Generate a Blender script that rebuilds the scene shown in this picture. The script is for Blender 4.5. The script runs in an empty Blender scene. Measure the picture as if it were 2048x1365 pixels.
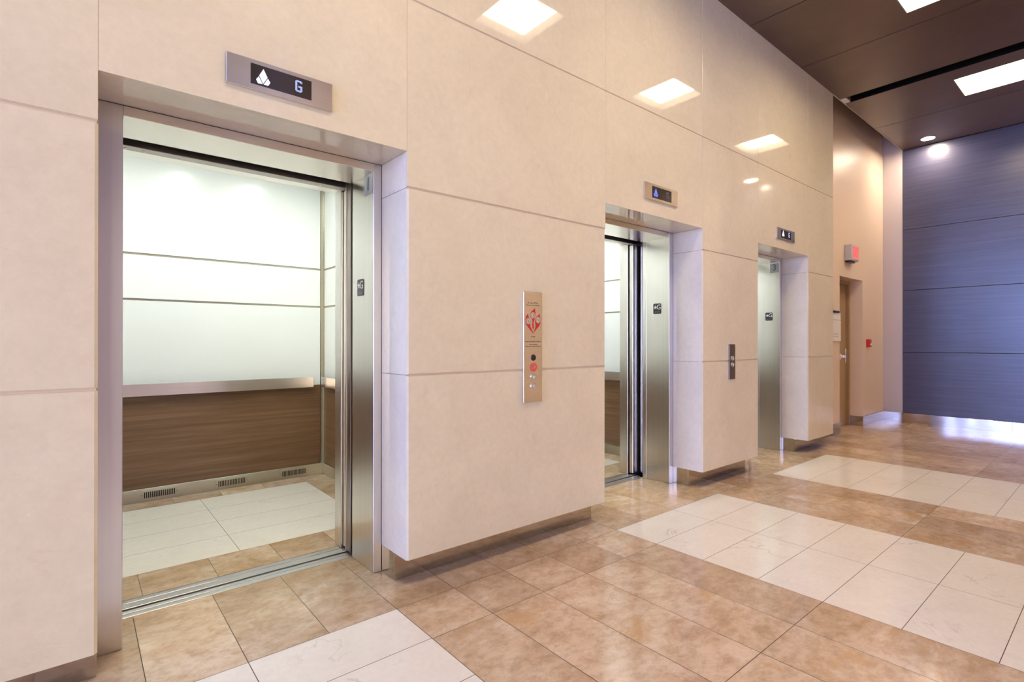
import bpy, bmesh, math, random
from mathutils import Vector, Matrix
random.seed(7)
scene = bpy.context.scene
C = scene.collection

# ------------------------------------------------------------------ helpers
class MB:
    """collects shapes given in world coordinates; build() links them as one mesh object"""
    def __init__(s): s.bm = bmesh.new(); s.mi = 0
    def _set(s, faces):
        for f in faces: f.material_index = s.mi
    def box(s, x0, x1, y0, y1, z0, z1, bev=0.0, seg=1):
        n = set(s.bm.faces)
        v = [s.bm.verts.new(p) for p in ((x0,y0,z0),(x1,y0,z0),(x1,y1,z0),(x0,y1,z0),(x0,y0,z1),(x1,y0,z1),(x1,y1,z1),(x0,y1,z1))]
        fs = [s.bm.faces.new([v[i] for i in q]) for q in ((3,2,1,0),(4,5,6,7),(0,1,5,4),(1,2,6,5),(2,3,7,6),(3,0,4,7))]
        if bev > 0:
            ed = list({e for f in fs for e in f.edges})
            bmesh.ops.bevel(s.bm, geom=ed, offset=bev, segments=seg, profile=0.5, affect='EDGES')
        s._set([f for f in s.bm.faces if f not in n]) if s.mi else None
        return s
    def prism(s, pts, z0, z1):
        """plan polygon (x, y) counter-clockwise, extruded upwards"""
        a = [s.bm.verts.new((x, y, z0)) for x, y in pts]; b = [s.bm.verts.new((x, y, z1)) for x, y in pts]
        n = len(pts); fs = [s.bm.faces.new(a[::-1]), s.bm.faces.new(b)]
        for i in range(n): fs.append(s.bm.faces.new((a[i], a[(i+1) % n], b[(i+1) % n], b[i])))
        s._set(fs); return s
    def plate(s, pts, o, u, v, w, d):
        """polygon (a, b) in the plane o + a*u + b*v, thickness d along w"""
        o, u, v, w = Vector(o), Vector(u), Vector(v), Vector(w)
        a = [s.bm.verts.new(o + u*p + v*q) for p, q in pts]; b = [s.bm.verts.new(o + u*p + v*q + w*d) for p, q in pts]
        n = len(pts); fs = [s.bm.faces.new(a), s.bm.faces.new(b)]
        for i in range(n): fs.append(s.bm.faces.new((a[i], a[(i+1) % n], b[(i+1) % n], b[i])))
        s._set(fs); return s
    def disc(s, o, u, v, w, r, d, n=32, r2=None):
        r2 = r if r2 is None else r2
        o, u, v, w = Vector(o), Vector(u), Vector(v), Vector(w)
        a, b = [], []
        for i in range(n):
            t = 2*math.pi*i/n; q = u*math.cos(t) + v*math.sin(t)
            a.append(s.bm.verts.new(o + q*r)); b.append(s.bm.verts.new(o + q*r2 + w*d))
        fs = [s.bm.faces.new(a), s.bm.faces.new(b)]
        for i in range(n): fs.append(s.bm.faces.new((a[i], a[(i+1) % n], b[(i+1) % n], b[i])))
        s._set(fs); return s
    def ring(s, o, u, v, w, r0, r1, d, n=40):
        o, u, v, w = Vector(o), Vector(u), Vector(v), Vector(w)
        L = [[], [], [], []]
        for i in range(n):
            t = 2*math.pi*i/n; q = u*math.cos(t) + v*math.sin(t)
            for k, (r, h) in enumerate(((r0, 0), (r1, 0), (r1, d), (r0, d))): L[k].append(s.bm.verts.new(o + q*r + w*h))
        fs = []
        for k in range(4):
            A, B = L[k], L[(k+1) % 4]
            for i in range(n): fs.append(s.bm.faces.new((A[i], A[(i+1) % n], B[(i+1) % n], B[i])))
        s._set(fs); return s
    def quad(s, x0, x1, y0, y1, z):
        f = s.bm.faces.new([s.bm.verts.new(p) for p in ((x0,y0,z),(x1,y0,z),(x1,y1,z),(x0,y1,z))]); f.material_index = s.mi; return f
    def build(s, name, mats, parent=None, smooth=False, recalc=True):
        if recalc: bmesh.ops.recalc_face_normals(s.bm, faces=s.bm.faces)
        if parent is not None:
            off = world_loc(parent)
            bmesh.ops.translate(s.bm, verts=s.bm.verts, vec=-off)
        me = bpy.data.meshes.new(name); s.bm.to_mesh(me); s.bm.free()
        if smooth:
            for p in me.polygons: p.use_smooth = True
        for m in (mats if isinstance(mats, (list, tuple)) else [mats]): me.materials.append(m)
        o = bpy.data.objects.new(name, me); C.objects.link(o)
        if parent is not None: o.parent = parent
        return o

def world_loc(o):
    v = Vector((0, 0, 0))
    while o is not None: v += Vector(o.location); o = o.parent
    return v
def tag(o, label=None, cat=None, group=None, kind=None):
    for k, v in (('label', label), ('category', cat), ('group', group), ('kind', kind)):
        if v: o[k] = v
    return o
def thing(name, label, cat, loc, group=None):
    o = bpy.data.objects.new(name, None); o.empty_display_size = .1; o.location = loc; C.objects.link(o)
    return tag(o, label, cat, group)
def struct(name, loc=(0, 0, 0), label=None, cat=None):
    o = bpy.data.objects.new(name, None); o.empty_display_size = .1; o.location = loc; C.objects.link(o)
    return tag(o, label, cat, None, 'structure')
def text_part(body, size, name, mat, parent, o, u, v, w, depth=.0012, align='CENTER'):
    cu = bpy.data.curves.new(name, 'FONT'); cu.body = body; cu.size = size; cu.extrude = depth/2
    cu.align_x = align; cu.align_y = 'CENTER'; cu.resolution_u = 3
    t = bpy.data.objects.new(name, cu); C.objects.link(t)
    dg = bpy.context.evaluated_depsgraph_get(); me = bpy.data.meshes.new_from_object(t.evaluated_get(dg))
    bpy.data.objects.remove(t); bpy.data.curves.remove(cu)
    M = Matrix((u, v, w)).transposed().to_4x4(); M.translation = Vector(o) - world_loc(parent)
    me.transform(M); me.materials.clear(); me.materials.append(mat)
    ob = bpy.data.objects.new(name, me); C.objects.link(ob); ob.parent = parent
    return ob

# ------------------------------------------------------------------ materials
def mat(name):
    m = bpy.data.materials.new(name); m.use_nodes = True
    nt = m.node_tree; nt.nodes.clear()
    out = nt.nodes.new('ShaderNodeOutputMaterial'); b = nt.nodes.new('ShaderNodeBsdfPrincipled')
    nt.links.new(b.outputs[0], out.inputs[0])
    return m, nt, b
def N(nt, t, **kw):
    n = nt.nodes.new(t)
    for k, v in kw.items():
        if k in n.inputs: n.inputs[k].default_value = v
        else: setattr(n, k, v)
    return n
def plain(name, col, rough=.5, metal=0., spec=.5, bump=0., bscale=200.):
    m, nt, b = mat(name)
    b.inputs['Base Color'].default_value = (*col, 1); b.inputs['Roughness'].default_value = rough
    b.inputs['Metallic'].default_value = metal; b.inputs['Specular IOR Level'].default_value = spec
    if bump:
        n = N(nt, 'ShaderNodeTexNoise', Scale=bscale, Detail=3.); bp = N(nt, 'ShaderNodeBump', Strength=bump, Distance=.002)
        nt.links.new(n.outputs[0], bp.inputs['Height']); nt.links.new(bp.outputs[0], b.inputs['Normal'])
    return m
def glow(name, col, strength):
    m, nt, b = mat(name)
    b.inputs['Base Color'].default_value = (.02, .02, .02, 1)
    b.inputs['Emission Color'].default_value = (*col, 1); b.inputs['Emission Strength'].default_value = strength
    return m
def ramp(nt, stops):
    r = nt.nodes.new('ShaderNodeValToRGB'); e = r.color_ramp.elements
    while len(e) < len(stops): e.new(.5)
    for i, (p, c) in enumerate(stops): e[i].position = p; e[i].color = (*c, 1)
    return r
def coords(nt, scale, seed_attr=None, objrand=False):
    tc = N(nt, 'ShaderNodeTexCoord'); mp = N(nt, 'ShaderNodeMapping'); mp.inputs['Scale'].default_value = scale
    src = tc.outputs['Object']
    if seed_attr or objrand:
        ad = N(nt, 'ShaderNodeVectorMath', operation='ADD'); sc = N(nt, 'ShaderNodeVectorMath', operation='SCALE'); sc.inputs['Scale'].default_value = 23.
        if seed_attr:
            at = N(nt, 'ShaderNodeAttribute', attribute_name=seed_attr); nt.links.new(at.outputs['Vector'], sc.inputs[0])
        else:
            oi = N(nt, 'ShaderNodeObjectInfo'); cx = N(nt, 'ShaderNodeCombineXYZ')
            for k in range(3): nt.links.new(oi.outputs['Random'], cx.inputs[k])
            nt.links.new(cx.outputs[0], sc.inputs[0])
        nt.links.new(src, ad.inputs[0]); nt.links.new(sc.outputs[0], ad.inputs[1]); src = ad.outputs[0]
    nt.links.new(src, mp.inputs['Vector'])
    return mp.outputs[0]
def mix(nt, fac, a, b, blend='MIX'):
    m = N(nt, 'ShaderNodeMix', data_type='RGBA', blend_type=blend)
    for sock, val in ((m.inputs[0], fac), (m.inputs[6], a), (m.inputs[7], b)):
        if hasattr(val, 'default_value'): nt.links.new(val, sock)
        elif isinstance(val, (tuple, list)): sock.default_value = (*val, 1)
        else: sock.default_value = val
    return m.outputs[2]

def marble(name, c0, c1, vein, rough, scale=1.0, attr=None, veins=.5, fleck=.5):
    m, nt, b = mat(name); vec = coords(nt, (scale,)*3, attr, objrand=not attr)
    n1 = N(nt, 'ShaderNodeTexNoise', Scale=2.6, Detail=7., Roughness=.62, Distortion=.6); nt.links.new(vec, n1.inputs['Vector'])
    r1 = ramp(nt, ((.3, c0), (.7, c1))); nt.links.new(n1.outputs[0], r1.inputs[0])
    n2 = N(nt, 'ShaderNodeTexNoise', Scale=28., Detail=5., Roughness=.7); nt.links.new(vec, n2.inputs['Vector'])
    r2 = ramp(nt, ((.35, (.965, .965, .965)), (.65, (1.025, 1.025, 1.025)))); nt.links.new(n2.outputs[0], r2.inputs[0])
    col = mix(nt, 1., r1.outputs[0], r2.outputs[0], 'MULTIPLY')
    # thin broken veins: the zero crossings of a distorted noise
    n3 = N(nt, 'ShaderNodeTexNoise', Scale=1.1, Detail=6., Roughness=.55, Distortion=1.6); nt.links.new(vec, n3.inputs['Vector'])
    r3 = ramp(nt, ((.494, (0, 0, 0)), (.5, (1, 1, 1)))); e = r3.color_ramp.elements.new(.506); e.color = (0, 0, 0, 1); nt.links.new(n3.outputs[0], r3.inputs[0])
    n4 = N(nt, 'ShaderNodeTexNoise', Scale=3.2, Detail=2.); nt.links.new(vec, n4.inputs['Vector'])
    r4 = ramp(nt, ((.52, (0, 0, 0)), (.68, (veins,)*3))); nt.links.new(n4.outputs[0], r4.inputs[0])
    f = N(nt, 'ShaderNodeMath', operation='MULTIPLY'); nt.links.new(r3.outputs[0], f.inputs[0]); nt.links.new(r4.outputs[0], f.inputs[1])
    col = mix(nt, f.outputs[0], col, vein)
    # pale fossil flecks
    v5 = N(nt, 'ShaderNodeTexVoronoi', Scale=26.); nt.links.new(vec, v5.inputs['Vector'])
    r5 = ramp(nt, ((.05, (fleck,)*3), (.14, (0, 0, 0)))); nt.links.new(v5.outputs['Distance'], r5.inputs[0])
    n6 = N(nt, 'ShaderNodeTexNoise', Scale=5., Detail=3.); nt.links.new(vec, n6.inputs['Vector'])
    r6 = ramp(nt, ((.58, (0, 0, 0)), (.66, (1, 1, 1)))); nt.links.new(n6.outputs[0], r6.inputs[0])
    g = N(nt, 'ShaderNodeMath', operation='MULTIPLY'); nt.links.new(r5.outputs[0], g.inputs[0]); nt.links.new(r6.outputs[0], g.inputs[1])
    col = mix(nt, g.outputs[0], col, tuple(min(1, k*1.14) for k in c1))
    nt.links.new(col, b.inputs['Base Color'])
    b.inputs['Roughness'].default_value = rough
    return m, nt, b

def travertine(name):
    m, nt, b = mat(name); vec = coords(nt, (.8, 1.1, 1.0), 'tile')
    n1 = N(nt, 'ShaderNodeTexNoise', Scale=3.6, Detail=11., Roughness=.70, Distortion=.35); nt.links.new(vec, n1.inputs['Vector'])
    r1 = ramp(nt, ((.26, (.39, .25, .14)), (.43, (.52, .37, .24)), (.56, (.595, .455, .325)), (.72, (.70, .59, .465)))); nt.links.new(n1.outputs[0], r1.inputs[0])
    n2 = N(nt, 'ShaderNodeTexNoise', Scale=19., Detail=9., Roughness=.78, Distortion=.3); nt.links.new(vec, n2.inputs['Vector'])
    r2 = ramp(nt, ((.36, (.80, .76, .70)), (.55, (1.04, 1.04, 1.04)))); nt.links.new(n2.outputs[0], r2.inputs[0])
    col = mix(nt, 1., r1.outputs[0], r2.outputs[0], 'MULTIPLY')
    # ochre blotches and small dark pits
    n3 = N(nt, 'ShaderNodeTexNoise', Scale=2.3, Detail=8., Roughness=.72, Distortion=.6); nt.links.new(vec, n3.inputs['Vector'])
    r3 = ramp(nt, ((.57, (0, 0, 0)), (.66, (.75, .75, .75)))); nt.links.new(n3.outputs[0], r3.inputs[0])
    col = mix(nt, r3.outputs[0], col, (.50, .31, .14))
    n4 = N(nt, 'ShaderNodeTexNoise', Scale=48., Detail=4., Roughness=.7, Distortion=1.0); nt.links.new(vec, n4.inputs['Vector'])
    r4 = ramp(nt, ((.66, (0, 0, 0)), (.72, (.5, .5, .5)))); nt.links.new(n4.outputs[0], r4.inputs[0])
    col = mix(nt, r4.outputs[0], col, (.22, .12, .05))
    v5 = N(nt, 'ShaderNodeTexVoronoi', Scale=34.); nt.links.new(vec, v5.inputs['Vector'])
    r5 = ramp(nt, ((.08, (.6, .6, .6)), (.17, (0, 0, 0)))); nt.links.new(v5.outputs['Distance'], r5.inputs[0])
    n6 = N(nt, 'ShaderNodeTexNoise', Scale=2.6, Detail=3.); nt.links.new(vec, n6.inputs['Vector'])
    r6 = ramp(nt, ((.56, (0, 0, 0)), (.62, (1, 1, 1)))); nt.links.new(n6.outputs[0], r6.inputs[0])
    g = N(nt, 'ShaderNodeMath', operation='MULTIPLY'); nt.links.new(r5.outputs[0], g.inputs[0]); nt.links.new(r6.outputs[0], g.inputs[1])
    col = mix(nt, g.outputs[0], col, (.74, .58, .40))
    at = N(nt, 'ShaderNodeAttribute', attribute_name='tile'); sp = N(nt, 'ShaderNodeSeparateXYZ'); nt.links.new(at.outputs['Vector'], sp.inputs[0])
    rt = ramp(nt, ((0., (.84, .81, .79)), (.5, (.97, .96, .95)), (1., (1.10, 1.10, 1.10)))); nt.links.new(sp.outputs[1], rt.inputs[0])
    col = mix(nt, 1., col, rt.outputs[0], 'MULTIPLY')
    nt.links.new(col, b.inputs['Base Color'])
    b.inputs['Roughness'].default_value = .13; b.inputs['Specular IOR Level'].default_value = .5
    return m

def steel(name, col, rough, aniso_dir, streak=.04, bump=.012):
    """brushed metal: streaks run along the axis whose scale is small"""
    m, nt, b = mat(name); vec = coords(nt, aniso_dir)
    n = N(nt, 'ShaderNodeTexNoise', Scale=1., Detail=3., Roughness=.6); nt.links.new(vec, n.inputs['Vector'])
    lo = tuple(c*(1-streak) for c in col); hi = tuple(c*(1+streak) for c in col)
    r = ramp(nt, ((.3, lo), (.7, hi))); nt.links.new(n.outputs[0], r.inputs[0]); nt.links.new(r.outputs[0], b.inputs['Base Color'])
    b.inputs['Metallic'].default_value = 1.; b.inputs['Roughness'].default_value = rough
    if bump:
        bp = N(nt, 'ShaderNodeBump', Strength=bump, Distance=.001); nt.links.new(n.outputs[0], bp.inputs['Height']); nt.links.new(bp.outputs[0], b.inputs['Normal'])
    return m

def wood(name, stops, scale, rough, spec=.5, coat=0., bump=0.):
    m, nt, b = mat(name); vec = coords(nt, scale, objrand=True)
    n = N(nt, 'ShaderNodeTexNoise', Scale=1., Detail=8., Roughness=.68, Distortion=.25); nt.links.new(vec, n.inputs['Vector'])
    r = ramp(nt, stops); nt.links.new(n.outputs[0], r.inputs[0]); nt.links.new(r.outputs[0], b.inputs['Base Color'])
    b.inputs['Roughness'].default_value = rough; b.inputs['Specular IOR Level'].default_value = spec
    if bump:
        bp = N(nt, 'ShaderNodeBump', Strength=bump, Distance=.002); nt.links.new(n.outputs[0], bp.inputs['Height']); nt.links.new(bp.outputs[0], b.inputs['Normal'])
    return m

M_STONE, nts, bs = marble('cream_marble', (.665, .598, .45), (.725, .658, .50), (.57, .45, .32), .035, 1.0, None, .35, .5)
M_STONE2, *_ = marble('cream_marble_honed_edge', (.68, .60, .49), (.745, .665, .55), (.58, .48, .37), .012, 1.0, None, .3, .7)
M_TRAV = travertine('travertine')
M_WHITE, *_ = marble('white_marble', (.745, .69, .61), (.80, .745, .665), (.35, .3, .25), .12, 1.3, 'tile', .6, .1)
M_GROUT = plain('grout', (.085, .07, .06), .8)
M_STEEL_V = steel('brushed_steel_jamb', (.74, .71, .68), .28, (45, 45, .5), .03, .006)
M_STEEL_H = steel('brushed_steel_plate', (.82, .765, .695), .26, (.8, 60, 90))
M_STEEL_F = steel('brushed_steel_baseboard', (.58, .53, .48), .13, (.8, .8, 70), .04, .02)
M_STEEL_D = steel('steel_dark_edge', (.34, .30, .27), .3, (60, 60, .6))
M_BRONZE = steel('joint_strip_metal', (.42, .40, .32), .28, (.8, 60, 60))
M_KICK = steel('kick_plate_metal', (.55, .52, .43), .34, (.8, 60, 60), .03, .0)
M_ALU = steel('sill_aluminium', (.72, .72, .73), .32, (.6, 80, 80), .05)
M_BLACK = plain('dark_void', (.006, .006, .006), .9, spec=.1)
M_FELT = plain('black_gap_lining', (.02, .017, .015), .8, bump=.6, bscale=900)
M_CABW = plain('white_cab_panel', (.84, .86, .84), .20)
M_CABC = plain('cab_ceiling_white', (.78, .80, .77), .35)
M_CABWOOD = wood('walnut_laminate', ((.25, (.125, .064, .032)), (.5, (.195, .105, .055)), (.75, (.275, .16, .09))), (1.1, 1.1, 42), .32)
M_CEIL = wood('dark_ceiling_laminate', ((.3, (.080, .048, .034)), (.7, (.125, .080, .058))), (1.2, .9, 30), .36, .5)
M_ENDW = wood('dark_wall_laminate', ((.25, (.035, .034, .055)), (.5, (.052, .051, .088)), (.75, (.072, .071, .123))), (30, 1.0, 34), .29, .7, bump=.06)
M_BEIGE = plain('beige_wall_paint', (.76, .61, .49), .42, spec=.5, bump=.05, bscale=300)
M_BEIGE2 = plain('taupe_wall_paint', (.50, .44, .41), .38, spec=.5, bump=.05, bscale=300)
M_DOOR = plain('tan_door_paint', (.36, .25, .15), .4)
M_PLASTER = plain('tan_plaster', (.50, .37, .26), .6)
M_DARKWALL = plain('opposite_wall_stone', (.78, .66, .53), .3)
M_CAULK = plain('joint_caulk', (.66, .55, .41), .6)
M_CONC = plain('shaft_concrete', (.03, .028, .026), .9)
M_LAMPSIDE = plain('lamp_housing', (.17, .17, .16), .5)
M_LIGHT = glow('troffer_diffuser', (1.0, .79, .55), 16.8)
M_DOWN = glow('downlight_lens', (1.0, .82, .63), 200.)
M_CABL = glow('cab_downlight_lens', (.95, 1.0, .94), 56.)
M_PLASTIC_W = plain('white_plastic', (.78, .76, .73), .4)
M_PLASTIC_G = plain('grey_plastic', (.50, .50, .52), .4)
M_BLKP = plain('black_plastic', (.02, .02, .022), .3)
M_SIGNBLK = plain('floor_sign_black', (.035, .037, .04), .35)
M_SCREEN = plain('display_glass', (.035, .026, .022), .12)
M_WHITEP = plain('white_lettering', (.85, .86, .86), .4)
M_REDP = plain('red_enamel', (.55, .012, .02), .35)
M_REDR = plain('red_ring', (.75, .10, .07), .4)
M_CREAM = plain('cream_disc', (.70, .62, .50), .4)
M_INK = plain('engraved_lettering', (.12, .085, .06), .6)
M_BLUEW = glow('display_white_blue', (.72, .76, 1.0), .62)
M_BLUED = glow('display_dot_blue', (.40, .48, 1.0), .85)
M_BLUE = glow('display_blue', (.13, .19, .85), .5)
M_BLUEF = glow('display_faint_violet', (.30, .22, .33), .18)
M_EXIT = glow('exit_letter_glow', (1.0, .03, .03), .75)
M_EXITB = glow('exit_face_glow', (1.0, .33, .29), .30)
m, nt, b = mat('clear_acrylic'); b.inputs['Base Color'].default_value = (.78, .84, .80, 1); b.inputs['Alpha'].default_value = .35; b.inputs['Roughness'].default_value = .08; M_ACRYL = m
m, nt, b = mat('window_glass'); nt.nodes.remove(b)
tr = N(nt, 'ShaderNodeBsdfTransparent'); gl = N(nt, 'ShaderNodeBsdfGlossy', Roughness=0.); mx = N(nt, 'ShaderNodeMixShader', Fac=.06)
nt.links.new(tr.outputs[0], mx.inputs[1]); nt.links.new(gl.outputs[0], mx.inputs[2]); nt.links.new(mx.outputs[0], nt.nodes['Material Output'].inputs[0]); M_GLASS = m

# ------------------------------------------------------------------ dimensions (metres; the stone face is y = 0, the lobby is y < 0)
ZL, ZP, ZA, ZB, ZC, ZT = 2.173, .142, 1.993, 1.061, 2.932, 4.172
YJ, YJB = .278, .555                    # door frame front and back
OPEN = [(.056, 1.253), (2.756, 3.988), (4.982, 6.153)]      # stone openings
CLEAR = [(.140, 1.206), (2.864, 3.930), (5.046, 6.112)]     # clear door widths
PIERS = [(-1.30, .056), (1.253, 2.756), (3.988, 4.982), (6.153, 6.889)]
XEND, YB, YOPP, XOPP, YFAR, XW = 9.742, .256, -2.95, 1.6, -6.2, -7.0

# ------------------------------------------------------------------ floor
def tiles(mb, layer, x0, x1, y0, y1, mi, z=0., g=.0014):
    mb.mi = mi; f = mb.quad(x0+g, x1-g, y0+g, y1-g, z)
    c = (random.random(), random.random(), random.random(), 1)
    for l in f.loops: l[layer] = c
def make_floor():
    mb = MB(); ly = mb.bm.loops.layers.float_color.new('tile')
    px = .3135; tan_x = []
    joints = [1.13 + px*i for i in range(-27, 29)]
    whites = [(-2.75, -1.42), (-.12, 1.130), (2.706, 3.990), (4.965, 6.285)]
    def run(xa, xb, y0, y1, step):
        n = max(1, round((xb-xa)/step)); s = (xb-xa)/n
        for i in range(n): tiles(mb, ly, xa+i*s, xa+(i+1)*s, y0, y1, 0)
    # travertine border in front of the doors and the lobby field
    edges = [XW]; 
    for a, b_ in whites: edges += [a, b_]
    edges += [XEND+.05]
    for i in range(0, len(edges)-1):
        xa, xb = edges[i], edges[i+1]; white = i % 2 == 1
        run(xa, xb, -.135, .56, px)
        if white:
            n = 7; ry = .3065; h = (xb-xa)/2
            for k in range(n):
                for q in range(2): tiles(mb, ly, xa+q*h, xa+(q+1)*h, -.135-ry*(k+1), -.135-ry*k, 1)
        else:
            run(xa, xb, -.447, -.135, px); run(xa, xb, -1.360, -.447, px); run(xa, xb, -2.2805, -1.360, px)
        run(xa, xb, -2.59, -2.2805, px); run(xa, xb, -3.2, -2.59, px)
    for k in range(5): run(XW, XOPP+1.4, -3.2-.62*(k+1), -3.2-.62*k, .62)
    mb.mi = 2; mb.box(XW-.1, 10.0, YFAR-.2, .56, -.12, -.0018)
    o = mb.build('floor', [M_TRAV, M_WHITE, M_GROUT], recalc=False)
    return tag(o, 'polished travertine lobby floor with white marble panels', None, None, 'structure')
make_floor()

# ------------------------------------------------------------------ stone cladding of the elevator wall
wl = struct('wall_left')
def slab(pts, z0, z1, m=M_STONE, name='stone_panel'):
    return MB().prism(pts, z0, z1).build(name, m, wl)
rows = [(ZP, ZB), (ZB, ZA), (ZA, ZC), (ZC, ZT)]
def front(xa, xb, z0, z1, ca=False, cb=False):
    """one cladding slab; ca / cb: quirk mitre at an opening edge"""
    c, g, t = .010, .0012, .030
    zz0 = z0 + (.005 if z0 > ZP + .01 and z0 != ZL else 0); zz1 = z1 - (.005 if z1 < ZT - .01 else 0)
    mb = MB()
    def prof(e):
        p = [(xa, c), (xa+c, e)] if ca else [(xa+g, .001+e), (xa+g+.001, e)]
        p += [(xb-c, e), (xb, c)] if cb else [(xb-g-.001, e), (xb-g, .001+e)]
        return p + [(xb - (.022 if cb else g), t), (xa + (.022 if ca else g), t)]
    mb.prism(prof(0), zz0+(.003 if zz0 != z0 else 0), zz1-(.003 if zz1 != z1 else 0))
    if zz0 != z0: mb.prism(prof(.003), zz0, zz0+.003)          # arris at the joints
    if zz1 != z1: mb.prism(prof(.003), zz1-.003, zz1)
    return mb.build('stone_panel', M_STONE, wl)
def reveal(x, side, rws):
    """stone return of an opening; side = +1: pier lies to the right of x"""
    for z0, z1 in rws:
        zz0 = z0 + (.001 if z0 > ZP else 0); zz1 = z1 - .001
        p = [(0, .0106), (.021, .0306), (.03, .0306), (.03, YJ), (0, YJ)]
        p = [(x+a, b_) for a, b_ in p] if side > 0 else [(x-a, b_) for a, b_ in p[::-1]]
        MB().prism(p, zz0, zz1).build('reveal_panel', M_STONE2, wl)
for i, (xa, xb) in enumerate(PIERS):
    for z0, z1 in rows:
        opening = z1 <= ZA + .01
        top = (z0, z1) == rows[2]
        if not top:
            front(xa, xb, z0, z1, opening and i > 0, opening and i < 3)
        else:                                   # beside the lintel the mitre stops at lintel height
            front(xa, xb, ZA, ZC)
for k in range(1, 5):
    xb = -1.30 - 1.36*(k-1); xa = max(XW+.05, xb-1.36)
    for z0, z1 in rows: front(xa, xb, z0, z1)
for xa, xb in OPEN:
    front(xa, xb, ZL, ZC); front(xa, xb, ZC, ZT)
    MB().box(xa, xb, .0305, YJ, ZL, ZL+.03).build('soffit_panel', M_STONE2, wl)
    reveal(xb, +1, [(ZP, ZB), (ZB, ZA), (ZA, ZL)]); reveal(xa, -1, [(ZP, ZB), (ZB, ZA), (ZA, ZL)])
# caulk at the bottom of the joints
mb = MB()
for i, (xa, xb) in enumerate(PIERS):
    for z in (ZB, ZA): mb.box((xa if i > 0 else XW+.05)+.004, xb-.004, .0055, .0295, z-.0048, z+.0048)
mb.box(XW+.06, 6.88, .0055, .0295, ZC-.0048, ZC+.0048)
for x in (1.253, 2.756, 3.988, 4.982, 6.153, .056, -1.30): mb.box(x-.001, x+.001, .0018, .0295, ZL if x > -1 else ZP+.01, ZT-.001)
mb.build('joint_filler', M_CAULK, wl)
# structural backing behind the slabs and jamb returns
mb = MB()
for i, (xa, xb) in enumerate(PIERS):
    a = xa + (.0305 if i > 0 else -5.6); b_ = xb - .0305 if i < 3 else xb - .002
    mb.box(a, b_, .0305, .55, ZP+.002, ZL+.031)
mb.box(XW+.05, 6.887, .0305, .55, ZL+.031, 4.8)
for i, (xa, xb) in enumerate(PIERS):
    mb.box(xa + (.003 if i > 0 else -5.6), xb-.003, .150, .55, 0.001, ZP+.001)
mb.build('backing_wall', M_CONC, wl)
# stainless plinths under the hanging slabs
for i, (xa, xb) in enumerate(PIERS):
    mb = MB()
    a = xa if i > 0 else XW+.05
    b_ = xb if i < 3 else 6.889
    mb.box(a, b_, .128, .1495, .0005, ZP-.0005, .0012)
    if i > 0: mb.box(a, a+.002, .1496, YJ-.001, .0005, ZP-.0005)
    if i < 3: mb.box(b_-.002, b_, .1496, YJ-.001, .0005, ZP-.0005)
    o = mb.build('baseboard_left', M_STEEL_F); tag(o, None, None, None, 'structure')

# ------------------------------------------------------------------ elevators
X_, Y_, Z_ = Vector((1, 0, 0)), Vector((0, 1, 0)), Vector((0, 0, 1))
ORD = ['nearest', 'middle', 'farthest']
def star_pts(cx, cy, r):
    return [(cx + (r if k % 2 == 0 else r*.40)*math.sin(math.pi*k/5), cy + (r if k % 2 == 0 else r*.40)*math.cos(math.pi*k/5)) for k in range(10)]

def door_frame(i):
    (xa, xb), (L, R) = OPEN[i], CLEAR[i]
    t = thing('elevator_door_frame', ['brushed steel door frame around the nearest elevator opening', 'brushed steel door frame around the middle elevator opening', 'brushed steel door frame around the farthest elevator opening'][i], 'door frame', ((L+R)/2, YJ, 0), 'elevator door frames')
    MB().box(xa+.001, L, YJ+.0005, YJB, .0005, ZL-.0005, .002).build('jamb', M_STEEL_V, t)
    mb = MB(); mb.box(R, xb-.001, YJ+.0005, YJB, .0005, ZL-.0005, .002)
    if i > 0: mb.box(R-.0015, R, YJB-.040, YJB-.038, .001, 2.129)
    mb.build('jamb', M_STEEL_V, t)
    MB().box(L+.0005, R-.0005, YJ+.0005, YJB, 2.130, ZL-.0005, .002).build('head', M_STEEL_H, t)
def door_sill(i):
    L, R = CLEAR[i]
    t = thing('door_sill', 'grooved aluminium sill on the floor of the %s elevator doorway' % ORD[i], 'door sill', ((L+R)/2, .6, 0), 'elevator door sills')
    mb = MB(); mb.box(L-.03, R+.03, .561, .632, -.05, -.008)
    for a, b_ in ((.561, .5985), (.6045, .632)): mb.box(L+.001 if a < .57 else L-.03, R-.001 if a < .57 else R+.03, a, b_, -.008, .0015, .0008)
    mb.build('sill_plate', M_ALU, t)
def landing_door(i):
    L, R = CLEAR[i]; off = [.000, .10, .10][i]
    t = thing('elevator_landing_door', 'steel landing door slid back into the right pocket of the %s elevator' % ORD[i], 'elevator door', (R+.4, .61, 0), 'elevator landing doors')
    mb = MB(); mb.box(R+off, R+off+.62 if i < 2 else R+off+.55, .578, .646, .012, 2.16, .003)
    mb.build('door_leaf', M_STEEL_D, t)
    MB().box(R+off-.004, R+off, .636, .646, .012, 2.15, .001).build('edge_strip', M_STEEL_V, t)
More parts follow.
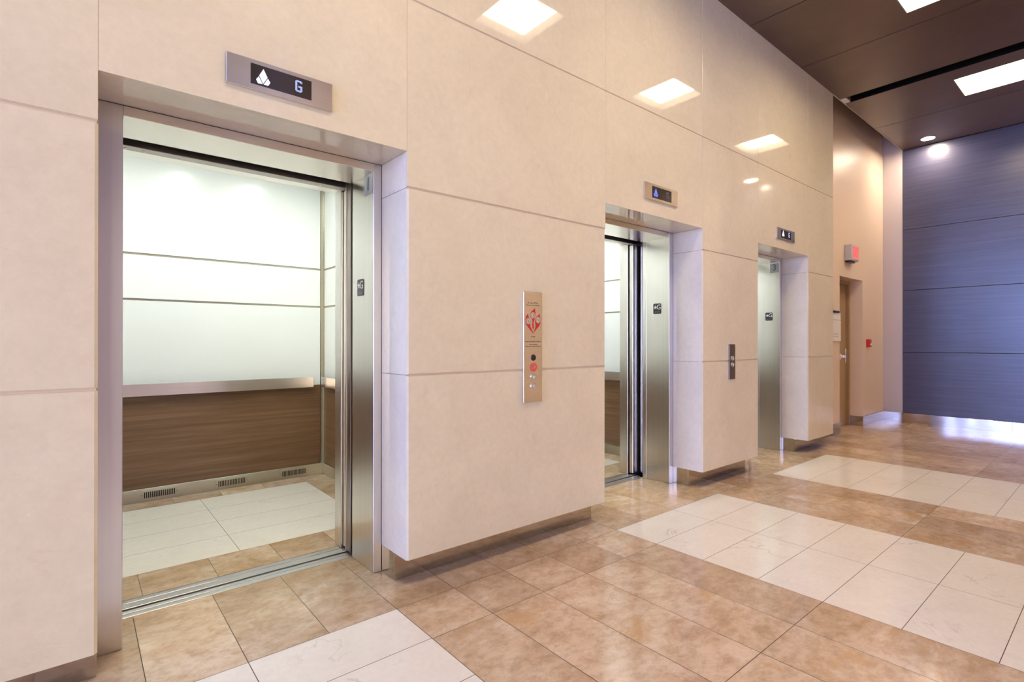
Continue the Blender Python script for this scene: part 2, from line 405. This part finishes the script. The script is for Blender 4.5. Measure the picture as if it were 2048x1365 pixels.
def cab(i):
    L, R = CLEAR[i]; dx = R - 1.206
    XL, XR, YK, YF, ZCAB = -.30+dx, 1.78+dx, 2.57, .813, 2.75
    t = thing('elevator_cab', ['open elevator cab nearest the camera, white and wood panelled with three floor vents', 'middle elevator cab, seen as a narrow slit of white wall and wood behind steel doors', 'farthest elevator cab, hidden behind its own door jamb beside the third call display'][i], 'elevator cab', ((XL+XR)/2, 1.7, 0), 'open elevator cabs')
    # floor
    mb = MB(); ly = mb.bm.loops.layers.float_color.new('tile')
    def run(xa, xb, y0, y1, n, mi=0):
        s = (xb-xa)/n
        for k in range(n): tiles(mb, ly, xa+k*s, xa+(k+1)*s, y0, y1, mi)
    wx0, wx1, wy0, wy1 = -.08+dx, 1.545+dx, 1.06, 2.356
    run(wx0, wx1, .758, wy0, 5); run(wx0, wx1, wy1, YK-.012, 5)
    tiles(mb, ly, XL+.012, wx0, .758, 1.7, 0); tiles(mb, ly, XL+.012, wx0, 1.7, YK-.012, 0)
    tiles(mb, ly, wx1, XR-.012, .82, 1.7, 0); tiles(mb, ly, wx1, XR-.012, 1.7, YK-.012, 0)
    xm = .737+dx
    for k in range(4):
        y = wy0+.324*k
        tiles(mb, ly, wx0, xm, y, y+.324, 1); tiles(mb, ly, xm, wx1, y, y+.324, 1)
    mb.mi = 2; mb.box(XL, XR, .757, YK, -.06, -.0018)
    mb.build('cab_floor', [M_TRAV, M_WHITE, M_GROUT], t, recalc=False)
    # outer shell (seen in the joints between the panels)
    mb = MB()
    mb.box(XL-.03, XR+.03, YK, YK+.03, -.06, ZCAB+.03); mb.box(XR, XR+.03, YF, YK, -.06, ZCAB+.03); mb.box(XL-.03, XL, YF, YK, -.06, ZCAB+.03)
    mb.build('cab_shell', M_BRONZE, t)
    # white panels above, wood panels below
    rw = [(.828, 1.541), (1.557, 1.889), (1.905, ZCAB)]
    P = .012
    for z0, z1 in rw:
        MB().box(XL+.035, XR-.042, YK-P, YK-.0005, z0, z1, .0015).build('white_panel', M_CABW, t)
        MB().box(XR-P, XR-.0005, YF+.02, YK-.035, z0, z1, .0015).build('white_panel', M_CABW, t)
        MB().box(XL+.0005, XL+P, YF+.02, YK-.035, z0, z1, .0015).build('white_panel', M_CABW, t)
    MB().box(XL+.035, XR-.042, YK-P, YK-.0005, .102, .826, .0015).build('wood_panel', M_CABWOOD, t)
    MB().box(XR-P, XR-.0005, YF+.02, YK-.035, .102, .826, .0015).build('wood_panel', M_CABWOOD, t)
    MB().box(XL+.0005, XL+P, YF+.02, YK-.035, .102, .826, .0015).build('wood_panel', M_CABWOOD, t)
    # corner posts
    mb = MB(); mb.box(XR-.040, XR-.0005, YK-P-.002, YK-.0005, .1, ZCAB); mb.box(XR-P-.002, XR-.0005, YK-.034, YK-P-.0022, .1, ZCAB); mb.build('corner_post', M_BRONZE, t)
    mb = MB(); mb.box(XL+.0005, XL+.033, YK-P-.002, YK-.0005, .1, ZCAB); mb.box(XL+.0005, XL+P+.002, YK-.034, YK-P-.0022, .1, ZCAB); mb.build('corner_post', M_BRONZE, t)
    # kick plates and vents
    kp = MB().box(XL+.001, XR-.001, YK-.018, YK-.0125, .0005, .100, .001).build('kick_plate', M_KICK, t)
    MB().box(XR-.018, XR-.0125, YF+.02, YK-.0185, .0005, .100, .001).build('kick_plate', M_KICK, t)
    MB().box(XL+.0125, XL+.018, YF+.02, YK-.0185, .0005, .100, .001).build('kick_plate', M_KICK, t)
    for vx in (.370, .873, 1.376):
        x = vx+dx
        v = MB().box(x, x+.250, YK-.0215, YK-.0181, .012, .088, .0006).build('vent_grille', M_KICK, t)
        s = MB()
        for k in range(17): xx = x+.0285+k*.0121; s.box(xx-.0030, xx+.0030, YK-.0225, YK-.0216, .028, .073)
        for xx in (x+.011, x+.239): s.disc((xx, YK-.0216, .05), X_, Z_, -Y_, .0028, .0008, 10)
        s.build('vent_slots', M_BLACK, v)
    # flat bumper rails on stand-offs
    def rail(pieces, posts):
        mb = MB()
        for q in pieces: mb.box(*q, .0015)
        for q in posts: mb.box(*q)
        mb.build('bumper_rail', M_STEEL_H, t)
    rail([(XL+.10, 1.663+dx, YK-.058, YK-.046, .812, .905)], [(x+dx-.015, x+dx+.015, YK-.046, YK-.0125, .83, .885) for x in (-.05, .45, .95, 1.5)])
    rail([(XR-.058, XR-.046, .95, YK-.075, .812, .905)], [(XR-.046, XR-.0125, y-.015, y+.015, .83, .885) for y in (1.1, 1.7, 2.3)])
    rail([(XL+.046, XL+.058, .95, YK-.075, .812, .905)], [(XL+.0125, XL+.046, y-.015, y+.015, .83, .885) for y in (1.1, 1.7, 2.3)])
    # front returns, transom, car sill, car door
    MB().box(R, XR+.02, .722, YF, .0005, ZCAB, .002).build('front_return', M_STEEL_V, t)
    MB().box(XL-.02, L, .722, YF, .0005, ZCAB, .002).build('front_return', M_STEEL_V, t)
    MB().box(L+.0005, R-.0005, .722, YF, 2.130, ZCAB, .002).build('transom', M_STEEL_H, t)
    mb = MB(); mb.box(XL, XR, .648, .716, 2.125, 2.42, .002)
    hd = mb.build('door_header', M_STEEL_D, t)
    for k in (.03, .10, .93, 1.03): MB().disc((L+k, .685, 2.125), X_, Y_, -Z_, .006, .003, 12).build('screw', M_ALU, hd)
    mb = MB(); mb.box(L-.03, R+.03, .655, .757, -.05, -.008)
    for a, b_ in ((.655, .710), (.716, .752)): mb.box(L-.03 if a < .7 else L+.001, R+.03 if a < .7 else R-.001, a, b_, -.008, .0015, .0008)
    mb.build('car_sill', M_ALU, t)
    MB().box(R+.012, R+.55, .672, .712, .012, 2.124, .004).build('car_door', M_STEEL_V, t)
    # ceiling with six downlights
    MB().box(XL-.03, XR+.03, .722, YK+.03, ZCAB+.0005, ZCAB+.04).build('cab_ceiling', M_CABC, t)
    for yy in (1.08, 1.66):
        for xx in (.12, .737, 1.355):
            l = MB().ring((xx+dx, yy, ZCAB), X_, Y_, -Z_, .080, .095, .006).build('cab_downlight', M_STEEL_H, t)
            MB().disc((xx+dx, yy, ZCAB-.0005), X_, Y_, -Z_, .079, .003).build('lens', M_CABL, l)
def floor_sign(i):
    R = CLEAR[i][1]; yc = [.440, .399, .401][i]; zc = [1.527, 1.520, 1.519][i]; w, h = .080, .092
    t = thing('floor_sign', 'small black floor plate with white star and letter G on the %s elevator jamb' % ORD[i], 'sign', (R, yc, zc), 'ground floor plates on the jambs')
    o = (R-.0002, yc, zc); u, v, n = -Y_, Z_, -X_
    r = .010; pts = []
    for cx, cy, a0 in ((w/2-r, h/2-r, 0), (-w/2+r, h/2-r, 90), (-w/2+r, -h/2+r, 180), (w/2-r, -h/2+r, 270)):
        pts += [(cx+r*math.cos(math.radians(a0+k*30)), cy+r*math.sin(math.radians(a0+k*30))) for k in range(4)]
    MB().plate(pts, o, u, v, n, .003).build('plate', M_SIGNBLK, t)
    o2 = Vector((R-.0033, yc, zc))
    MB().plate(star_pts(-.018, .012, .0195), o2, u, v, n, .001).build('star', M_WHITEP, t)
    text_part('G', .062, 'letter', M_WHITEP, t, o2 + u*.017 + v*.012 + n*.0005, u, v, n)
    s = MB()
    for a in range(9):
        for q in range(2):
            if (a*7+q*3) % 4: s.disc(o2 + u*(-.026+a*.0065) + v*(-.026-q*.006), u, v, n, .0014, .0008, 8)
    s.build('braille', M_PLASTIC_G, t)
def number_sign(i, ch):
    R = CLEAR[i][1]
    t = thing('elevator_number_sign', 'clear acrylic plate with black numeral %s at the top of the %s elevator jamb' % (ch, ORD[i]), 'sign', (R, .338, 2.072), 'elevator number plates')
    MB().box(R-.0030, R-.0004, .290, .388, 2.020, 2.124).build('plate', M_ACRYL, t)
    text_part(ch, .100, 'numeral', M_BLKP, t, (R-.0038, .340, 2.074), -Y_, Z_, -X_)

G_DOTS = [" XXXXX ", "XXXXXXX", "XX   XX", "XX     ", "XX     ", "XX     ", "XX XXXX", "XX XXXX", "XX   XX", "XX   XX", "XX   XX", "XXXXXXX", " XXXXX "]
def indicator(i):
    px0, px1, pz0, pz1 = [(.451, .874, 2.2555, 2.3775), (3.179, 3.606, 2.281, 2.403), (5.363, 5.776, 2.2655, 2.3795)][i]
    sx0, sx1, sz0, sz1 = [(.539, .782, 2.2775, 2.3605), (3.270, 3.519, 2.2995, 2.385), (5.447, 5.686, 2.282, 2.361)][i]
    t = thing('elevator_indicator', ['steel floor indicator over the nearest elevator with bright white arrow and dotted G', 'steel floor indicator over the middle elevator with blue arrow and faint G', 'steel floor indicator over the farthest elevator with white arrow and blue G'][i], 'floor indicator', ((px0+px1)/2, 0, pz0), 'floor indicators above the elevators')
    MB().box(px0, px1, -.012, .001, pz0, pz1, .001).build('faceplate', M_STEEL_H, t)
    MB().box(sx0, sx1, -.0128, -.0121, sz0, sz1).build('screen', M_SCREEN, t)
    o = (px0, -.0130, pz0 + [.0005, .001, .004][i]); n = -Y_
    a = MB()
    for pts in ([(.136, .093), (.1197, .0616), (.1348, .0319), (.1519, .0614)], [(.1178, .0574), (.1081, .0424), (.1152, .0285), (.1328, .0299)], [(.1532, .059), (.1626, .0442), (.1546, .0296), (.1367, .0297)]):
        a.plate(pts, o, X_, Z_, n, .0008)
    a.build('arrow', [M_BLUEW, M_BLUE, M_BLUEW][i], t)
    d = MB(); gx, gz = [(.2645, .0895), (.273, .088), (.262, .086)][i]; gx += px0; gz += pz0
    for rr, row in enumerate(G_DOTS):
        for cc, ch in enumerate(row):
            if ch == 'X':
                x, z = gx + cc*.0042, gz - rr*.0038
                d.box(x-.0015, x+.0015, -.0136, -.0130, z-.0013, z+.0013)
    d.build('digit', [M_BLUED, M_BLUEF, M_BLUED][i], t)

for i in range(3):
    door_frame(i); door_sill(i); landing_door(i); cab(i); floor_sign(i); indicator(i)
number_sign(0, '1'); number_sign(2, '3')

# ------------------------------------------------------------------ call stations
def button(t, o, r, up, n=-Y_, name='call_button'):
    o = Vector(o)
    b_ = MB().ring(o, X_, Z_, n, r*.72, r, .005, 28).disc(o, X_, Z_, n, r*.70, .0035, 28).build(name, M_ALU, t)
    s = r*.42; pts = [(-s*.8, -s), (s*.8, -s), (0, s)] if up else [(-s*.8, s), (0, -s), (s*.8, s)]
    MB().plate(pts, o+n*.0037, X_, Z_, n, .0008).build('arrow', M_WHITEP, b_)
x0, z0 = 2.006, .870
t = thing('elevator_call_station', 'tall steel call plate with red flame emblem, key switches and two call buttons', 'call panel', (2.08, 0, z0))
MB().box(x0, x0+.149, -.014, .001, z0, z0+.653, .0015).build('faceplate', M_STEEL_H, t)
o = Vector((x0, -.0143, z0))
FL = [[(.0333,.5218),(.0225,.512),(.0170,.500),(.0147,.4861),(.0150,.475),(.0180,.464),(.0304,.45),(.053,.4278),(.0758,.4055),(.0690,.420),(.0600,.436),(.051,.4504),(.051,.4645),(.0548,.4816),(.0472,.4955),(.0380,.504)],
      [(.1266,.5265),(.1290,.508),(.1345,.498),(.1356,.4894),(.1345,.478),(.1310,.466),(.1161,.446),(.0949,.4285),(.0790,.4095),(.0825,.4197),(.0949,.4427),(.0956,.4598),(.0915,.474),(.0930,.4912),(.1064,.5086)],
      [(.0902,.5574),(.0905,.5395),(.0948,.5270),(.0941,.5150),(.0891,.5020),(.0833,.4909),(.0776,.4737),(.0776,.4566),(.0803,.4425),(.0757,.431),(.070,.4423),(.0681,.4593),(.070,.4763),(.0681,.4904),(.0567,.5014),(.0518,.5154),(.0548,.5296),(.0699,.543)]]
fl = MB()
for p in FL: fl.plate(p, o, X_, Z_, -Y_, .0008)
fl.build('flame_emblem', M_REDP, t)
for (kx, kz), ang in zip(((.0726, .5153), (.0355, .4800), (.1149, .4874)), (90, -45, -45)):
    c = o + X_*kx + Z_*kz
    k = MB().disc(c, X_, Z_, -Y_, .0185, .0016, 32).build('key_switch', M_CREAM, t)
    MB().ring(c - Y_*.0017, X_, Z_, -Y_, .0125, .0145, .001, 32).build('switch_ring', M_BLKP, k)
    ca, sa = math.cos(math.radians(ang)), math.sin(math.radians(ang))
    MB().plate([(ca*a - sa*b_, sa*a + ca*b_) for a, b_ in ((-.008, -.0014), (.008, -.0014), (.008, .0014), (-.008, .0014))], c - Y_*.0017, X_, Z_, -Y_, .0012).build('key_slot', M_BLKP, k)
MB().disc(o + X_*.0765 + Z_*.2637, X_, Z_, -Y_, .0195, .004, 32, .0175).build('sensor', M_BLKP, t)
rk = MB().ring(o + X_*.0786 + Z_*.2069, X_, Z_, -Y_, .0095, .027, .002, 40).build('red_ring', M_REDR, t)
MB().disc(o + X_*.0786 + Z_*.2069, X_, Z_, -Y_, .0090, .008, 24, .008).build('key_lock', M_ALU, rk)
button(t, o + X_*.0771 + Z_*.1512, .0205, True); button(t, o + X_*.0765 + Z_*.0945, .0205, False)
for zz, s, w in ((.5885, .0135, 'In Case Of Fire'), (.5745, .0105, 'Elevators Out Of Service')):
    text_part(w, s, 'engraving', M_INK, t, o + X_*.0737 + Z_*zz, X_, Z_, -Y_, .0006)
en = MB(); rnd = random.Random(3)
for zz, a, b_, h in ((.3884, .058, .092, .006), (.3586, .012, .136, .0065), (.343, .045, .112, .005), (.3317, .012, .134, .005)):
    x = a
    while x < b_:                                  # worn, unreadable engraved lines
        w = rnd.uniform(.002, .006)
        en.plate([(x, zz-h/2), (min(x+w, b_), zz-h/2), (min(x+w, b_), zz+h/2*rnd.uniform(.3, 1)), (x, zz+h/2*rnd.uniform(.3, 1))], o, X_, Z_, -Y_, .0003)
        x += w + rnd.uniform(.0012, .004)
en.build('engraving', M_INK, t)
x0, z0 = 4.418, .897
t = thing('elevator_call_station', 'short narrow steel call plate with two round buttons between middle and farthest elevators', 'call panel', (4.467, 0, z0))
MB().box(x0, x0+.098, -.012, .001, z0, z0+.310, .001).build('faceplate', M_STEEL_D, t)
o = Vector((x0, -.0123, z0))
button(t, o + X_*.0493 + Z_*.1855, .0215, True); button(t, o + X_*.0493 + Z_*.1285, .0215, False)

# ------------------------------------------------------------------ hoistway (dark enclosure around the cabs)
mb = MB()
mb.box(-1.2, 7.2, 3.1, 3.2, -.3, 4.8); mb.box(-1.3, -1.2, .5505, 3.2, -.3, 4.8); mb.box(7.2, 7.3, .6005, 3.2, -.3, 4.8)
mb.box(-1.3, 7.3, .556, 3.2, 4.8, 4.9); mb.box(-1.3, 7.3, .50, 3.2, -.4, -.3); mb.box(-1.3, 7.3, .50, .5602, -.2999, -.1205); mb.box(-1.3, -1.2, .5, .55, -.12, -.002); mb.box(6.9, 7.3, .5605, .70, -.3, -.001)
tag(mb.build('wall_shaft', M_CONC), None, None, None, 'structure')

# ------------------------------------------------------------------ beige recess wall with exit door
XD0, XD1, ZD = 7.886, 8.793, 2.120
mb = MB()
mb.box(6.892, XD0, YB, .60, 0, 4.8); mb.box(XD1, XEND+.2, YB, .60, 0, 4.8); mb.box(XD0, XD1, YB, .60, ZD, 4.8); mb.box(XD0-.1, XD1+.1, .6005, .66, -.1, ZD+.2)  # last box: unseen backing added behind the door to block sky light
tag(mb.build('wall_recess', M_BEIGE), None, None, None, 'structure')
d = struct('door_1', ((XD0+XD1)/2, .45, 0))
mb = MB(); mb.box(XD0+.001, XD0+.05, .415, .50, .0005, ZD-.001, .002); mb.box(XD1-.05, XD1-.001, .415, .50, .0005, ZD-.001, .002); mb.box(XD0+.0505, XD1-.0505, .415, .50, ZD-.05, ZD-.001, .002)
mb.build('door_frame', M_DOOR, d)
MB().box(XD0+.053, XD1-.053, .455, .498, .008, ZD-.053, .002).build('door_leaf', M_DOOR, d)
mb = MB(); mb.box(XD0+.002, 8.085, .215, .262, 1.010, 1.052, .006); mb.box(7.935, 7.965, .195, .214, 1.053, 1.140, .007); mb.box(7.930, 7.960, .195, .214, .950, 1.009, .007); mb.box(7.930, 7.965, .195, .214, 1.010, 1.052, .004)
mb.box(XD0+.0005, XD0+.02, .24, .30, .99, 1.07, .003)
mb.build('lever_handle', M_STEEL_H, d)
# pilaster at the end of the recess
tag(MB().box(XEND, XEND+.18, .0, YB-.0005, 0, 4.8).build('trim_1', M_BEIGE2), None, None, None, 'structure')
# stainless baseboards of the recess, pilaster and end wall
mb = MB(); mb.box(6.892, XD0, YB-.012, YB-.0005, .0005, .142, .001)
tag(mb.build('baseboard_recess', M_STEEL_F), None, None, None, 'structure')
mb = MB(); mb.box(XD1, XEND-.0125, YB-.012, YB-.0005, .0005, .142, .001); mb.box(XD1-.011, XD1-.0005, YB-.012, .414, .0005, .142, .001)
tag(mb.build('baseboard_recess', M_STEEL_F), None, None, None, 'structure')
mb = MB(); mb.box(XEND-.012, XEND-.0005, .0, YB-.0005, .0005, .142, .001)
tag(mb.build('baseboard_pilaster', M_STEEL_F), None, None, None, 'structure')

# ------------------------------------------------------------------ end wall
we = struct('wall_end', (XEND, -1.5, 0))
for z0, z1 in ((.146, 1.0690), (1.0745, 2.0135), (2.0190, 2.9425), (2.9480, 4.168)):
    MB().box(XEND-.006, XEND+.03, YOPP+.001, -.004, z0, z1, .002).build('wall_panel', M_ENDW, we)
mb = MB(); mb.box(XEND+.0305, XEND+.2, YOPP-.2, -.001, 0, 4.8); mb.box(XEND-.001, XEND+.0302, YOPP, -.001, .143, .149)
mb.build('backing_wall', M_BLACK, we)
mb = MB(); mb.box(XEND-.016, XEND+.03, -1.225, -.004, .0005, .142, .001); mb.box(XEND-.016, XEND+.03, YOPP+.001, -1.228, .0005, .142, .001)
tag(mb.build('baseboard_end', M_STEEL_F), None, None, None, 'structure')

# ------------------------------------------------------------------ other walls of the lobby (out of frame, they close the room)
mb = MB(); mb.box(XOPP, XEND+.2, YOPP-.2, YOPP, 0, 4.8); mb.box(XOPP, XOPP+.2, YFAR, YOPP-.2, 0, 4.8)
tag(mb.build('wall_right', M_DARKWALL), None, None, None, 'structure')
WX0, WX1, WZ0, WZ1 = -6.3, -.85, .3, 3.3            # unseen window added behind the camera as fill light
mb = MB(); mb.box(XW, WX0, YFAR-.2, YFAR, 0, 4.8); mb.box(WX1, XOPP+.2, YFAR-.2, YFAR, 0, 4.8); mb.box(WX0, WX1, YFAR-.2, YFAR, 0, WZ0); mb.box(WX0, WX1, YFAR-.2, YFAR, WZ1, 4.8)
tag(mb.build('wall_front', M_PLASTER), None, None, None, 'structure')
GY0, GY1 = -3.2, -.25                               # glazing at the near end of the lobby
mb = MB(); mb.box(XW-.2, XW, YFAR-.2, .6, 3.4, 4.8); mb.box(XW-.2, XW, GY1, .6, 0, 3.4); mb.box(XW-.2, XW, YFAR-.2, GY0, 0, 3.4); mb.box(XW-.2, XW, GY0, GY1, 0, .9)
tag(mb.build('wall_back', M_PLASTER), None, None, None, 'structure')
w = struct('window_1', (XW, (GY0+GY1)/2, 0))
mb = MB(); n = 3
for k in range(n+1):
    y = GY0 + (GY1-GY0)*k/n; mb.box(XW-.12, XW-.02, max(GY0, y-.035), min(GY1, y+.035), .9, 3.4)
for z in (.9, 3.33): mb.box(XW-.11, XW-.03, GY0+.036, GY1-.036, z, z+.07)
mb.build('window_frame', M_STEEL_D, w)
MB().box(XW-.075, XW-.065, GY0, GY1, .91, 3.39).build('pane', M_GLASS, w)
w = struct('fill_window', ((WX0+WX1)/2, YFAR, 0))
mb = MB()
for x in (WX0, WX1-.06): mb.box(x, x+.06, YFAR-.12, YFAR-.02, WZ0, WZ1)
for z in (WZ0, WZ1-.06): mb.box(WX0+.0605, WX1-.0605, YFAR-.12, YFAR-.02, z, z+.06)
mb.build('window_frame', M_STEEL_D, w)
MB().box(WX0+.01, WX1-.01, YFAR-.075, YFAR-.065, WZ0+.01, WZ1-.01).build('pane', M_GLASS, w)

# ------------------------------------------------------------------ ceiling
ce = struct('ceiling', (0, 0, ZT))
LX = [5.395 - 2.31*k for k in range(0, 3)] + [7.845]
LY0, LY1, LHX = -1.575, -.985, .305
seams = [4.815 - 1.155*k for k in range(0, 11)][::-1] + [5.970, 7.112]
cells = [(seams[k], seams[k+1]) for k in range(len(seams)-1)] + [(7.285, 8.447), (8.447, XEND-.004)]
cells[0] = (XW, cells[0][1])
for xa, xb in cells:
    ya = YFAR if xb < XOPP + .9 else YOPP
    g = .006; mb = MB(); lit = [x for x in LX if xa < x < xb]
    if lit:
        x = lit[0]
        mb.box(xa+g, x-LHX, ya, -.001, ZT, ZT+.03); mb.box(x+LHX, xb-g, ya, -.001, ZT, ZT+.03)
        mb.box(x-LHX, x+LHX, ya, LY0, ZT, ZT+.03); mb.box(x-LHX, x+LHX, LY1, -.001, ZT, ZT+.03)
    else:
        mb.box(xa+g, xb-g, ya, -.001, ZT, ZT+.03)
    mb.build('ceiling_panel', M_CEIL, ce)
mb = MB(); mb.box(XW-.2, XEND+.2, YFAR-.2, .62, 4.80, 4.9)
mb.box(7.1155, 7.118, YOPP+.001, -.062, ZT+.0005, ZT+.12); mb.box(7.279, 7.2815, YOPP+.001, -.062, ZT+.0005, ZT+.12); mb.box(XW, 6.889, -.0008, .0302, ZT+.001, 4.8); mb.box(XW, XEND, YFAR, -.9, ZT+.45, ZT+.46)  # thin black liners on the slot sides stand in for its shade
mb.build('ceiling_slab', M_BLACK, ce)
tag(MB().box(6.892, XEND-.004, -.0005, .006, ZT-.004, ZT+.04).build('trim_2', M_BEIGE2), None, None, None, 'structure')
tag(MB().box(7.119, 7.278, -.060, -.001, ZT, ZT+.02).build('slot_lit_tip', M_PLASTIC_W), None, None, None, 'structure')  # white piece standing in for the lit edge at the slot end
NAMES = {3.085: 'square recessed ceiling light seen only as the leftmost bright reflection in the stone wall', .775: 'added square fill light above the nearest elevator, out of the frame', 5.395: 'square recessed ceiling light at the top edge, cut by the frame', 7.845: 'square recessed ceiling light beyond the dark ceiling slot'}  # the one above the nearest elevator is added to brighten the stone
for k, x in enumerate(sorted(LX, reverse=True)):
    lab = NAMES.get(round(x, 3), 'square recessed ceiling light above the lobby, out of the frame')
    t = thing('ceiling_light', lab, 'ceiling light', (x, (LY0+LY1)/2, ZT), 'square ceiling lights over the lobby')
    mb = MB(); e = .012; zt = ZT+.085
    mb.box(x-LHX+.0005, x-LHX+e, LY0+.0005, LY1-.0005, ZT-.004, zt+.02); mb.box(x+LHX-e, x+LHX-.0005, LY0+.0005, LY1-.0005, ZT-.004, zt+.02)
    mb.box(x-LHX+e, x+LHX-e, LY0+.0005, LY0+e, ZT-.004, zt+.02); mb.box(x-LHX+e, x+LHX-e, LY1-e, LY1-.0005, ZT-.004, zt+.02)
    mb.box(x-LHX+.0005, x+LHX-.0005, LY0+.0005, LY1-.0005, zt+.02, zt+.03)
    mb.build('housing', M_LAMPSIDE, t)
    MB().box(x-LHX+e+.0005, x+LHX-e-.0005, LY0+e+.0005, LY1-e-.0005, zt, zt+.01).build('diffuser', M_LIGHT, t)
for k, y in enumerate((-.376, -2.20)):
    t = thing('downlight', ['round recessed downlight in the ceiling beside the dark end wall', 'round recessed downlight near the end wall, out of the frame'][k], 'downlight', (9.435, y, ZT), 'round downlights along the end wall')
    MB().ring((9.435, y, ZT-.0005), X_, Y_, -Z_, .078, .098, .004).build('trim_ring', M_LAMPSIDE, t)
    MB().disc((9.435, y, ZT-.001), X_, Y_, -Z_, .0775, .003).build('lens', M_DOWN, t)

# ------------------------------------------------------------------ things on the beige wall
t = thing('exit_sign', 'grey box exit sign with glowing red letters above the recessed door', 'exit sign', (8.2, YB, 2.35))
MB().box(8.057, 8.345, .165, YB-.0005, 2.343, 2.560, .008, 2).build('housing', M_PLASTIC_G, t)
MB().box(8.080, 8.328, .1625, .1648, 2.362, 2.542).build('face', M_EXITB, t)
text_part('EXIT', .150, 'letters', M_EXIT, t, (8.204, .1618, 2.448), X_*.74, Z_*1.32, -Y_, .0012)
MB().box(8.10, 8.30, .20, YB-.0005, 2.322, 2.3425, .003).build('bracket', M_BLKP, t)
t = thing('wall_sign', 'white two piece sign box on the beige wall behind the last stone pier', 'sign', (7.72, YB, 1.24))
MB().box(7.56, 7.862, YB-.020, YB-.0005, 1.523, 1.612, .002).build('header', M_PLASTIC_W, t)
MB().box(7.56, 7.862, YB-.022, YB-.0005, 1.238, 1.517, .002).build('panel', M_PLASTIC_W, t)
en = MB()
for zz in (1.335, 1.300):
    for k in range(6): en.box(7.60+k*.030, 7.60+k*.030+rnd.uniform(.014, .024), YB-.0228, YB-.0222, zz-.008, zz+.008)
en.build('small_print', M_PLASTIC_G, t)
MB().prism([(7.60, YB-.03), (7.79, YB-.03), (7.79, YB-.0005), (7.60, YB-.0005)], 1.613, 1.640).build('cap', M_BLKP, t)
t = thing('fire_alarm_pull_station', 'small red fire alarm pull station on the beige wall right of the door', 'fire alarm', (9.0, YB, 1.15))
MB().box(8.950, 9.045, YB-.045, YB+.001, 1.150, 1.268, .006).build('housing', M_REDP, t)
MB().box(8.972, 9.023, YB-.058, YB-.0455, 1.180, 1.205, .003).build('pull_handle', M_WHITEP, t)

# ------------------------------------------------------------------ world, camera, view
wd = bpy.data.worlds.new('sky'); scene.world = wd; wd.use_nodes = True
nt = wd.node_tree; bg = nt.nodes['Background']
# clear blue sky towards -x, warm white fill towards -y for the added window
tc = N(nt, 'ShaderNodeTexCoord'); sx = N(nt, 'ShaderNodeSeparateXYZ'); nt.links.new(tc.outputs['Generated'], sx.inputs[0])
mr = N(nt, 'ShaderNodeMapRange'); mr.inputs['From Min'].default_value = -.25; mr.inputs['From Max'].default_value = -.8; nt.links.new(sx.outputs[1], mr.inputs['Value'])
SKY_B, SKY_W = (6.2, 8.8, 20.5), (2.4, 2.1, 1.7)
nt.links.new(mix(nt, mr.outputs[0], SKY_B, SKY_W), bg.inputs[0]); bg.inputs[1].default_value = 1.
for nm, loc, rot, sz in (('window_portal', (XW-.16, (GY0+GY1)/2, 2.15), (90, 0, -90), (GY1-GY0+.1, 2.6)), ('window_portal', ((WX0+WX1)/2, YFAR-.16, 1.8), (90, 0, 0), (WX1-WX0+.1, 3.1))):
    al = bpy.data.lights.new(nm, 'AREA'); al.shape = 'RECTANGLE'; al.size, al.size_y = sz; al.cycles.is_portal = True
    ao = bpy.data.objects.new(nm, al); C.objects.link(ao); ao.location = loc; ao.rotation_euler = [math.radians(q) for q in rot]

cam = bpy.data.cameras.new('camera'); co = bpy.data.objects.new('camera', cam); C.objects.link(co); scene.camera = co
cam.sensor_width = 36.; cam.sensor_fit = 'HORIZONTAL'; cam.lens = 1043.4/2048*36.; cam.clip_start = .02
yaw, pit, rol = (math.radians(a) for a in (50.1826, .08386, .03751))
f = Vector((math.cos(yaw)*math.cos(pit), math.sin(yaw)*math.cos(pit), math.sin(pit)))
r = Vector((math.sin(yaw), -math.cos(yaw), 0)); u = r.cross(f)
r, u = r*math.cos(rol) + u*math.sin(rol), u*math.cos(rol) - r*math.sin(rol)
Mx = Matrix((r, u, -f)).transposed().to_4x4(); Mx.translation = Vector((0, -2.314, 1.2279)); co.matrix_world = Mx

scene.view_settings.view_transform = 'Standard'; scene.view_settings.look = 'None'
scene.view_settings.exposure = 1.2; scene.view_settings.gamma = 1.; scene.view_settings.use_curve_mapping = False
scene.cycles.use_denoising = True; scene.cycles.max_bounces = 12; scene.cycles.diffuse_bounces = 5; scene.cycles.glossy_bounces = 6
scene.cycles.sample_clamp_indirect = 8.; scene.cycles.caustics_reflective = False; scene.cycles.caustics_refractive = False
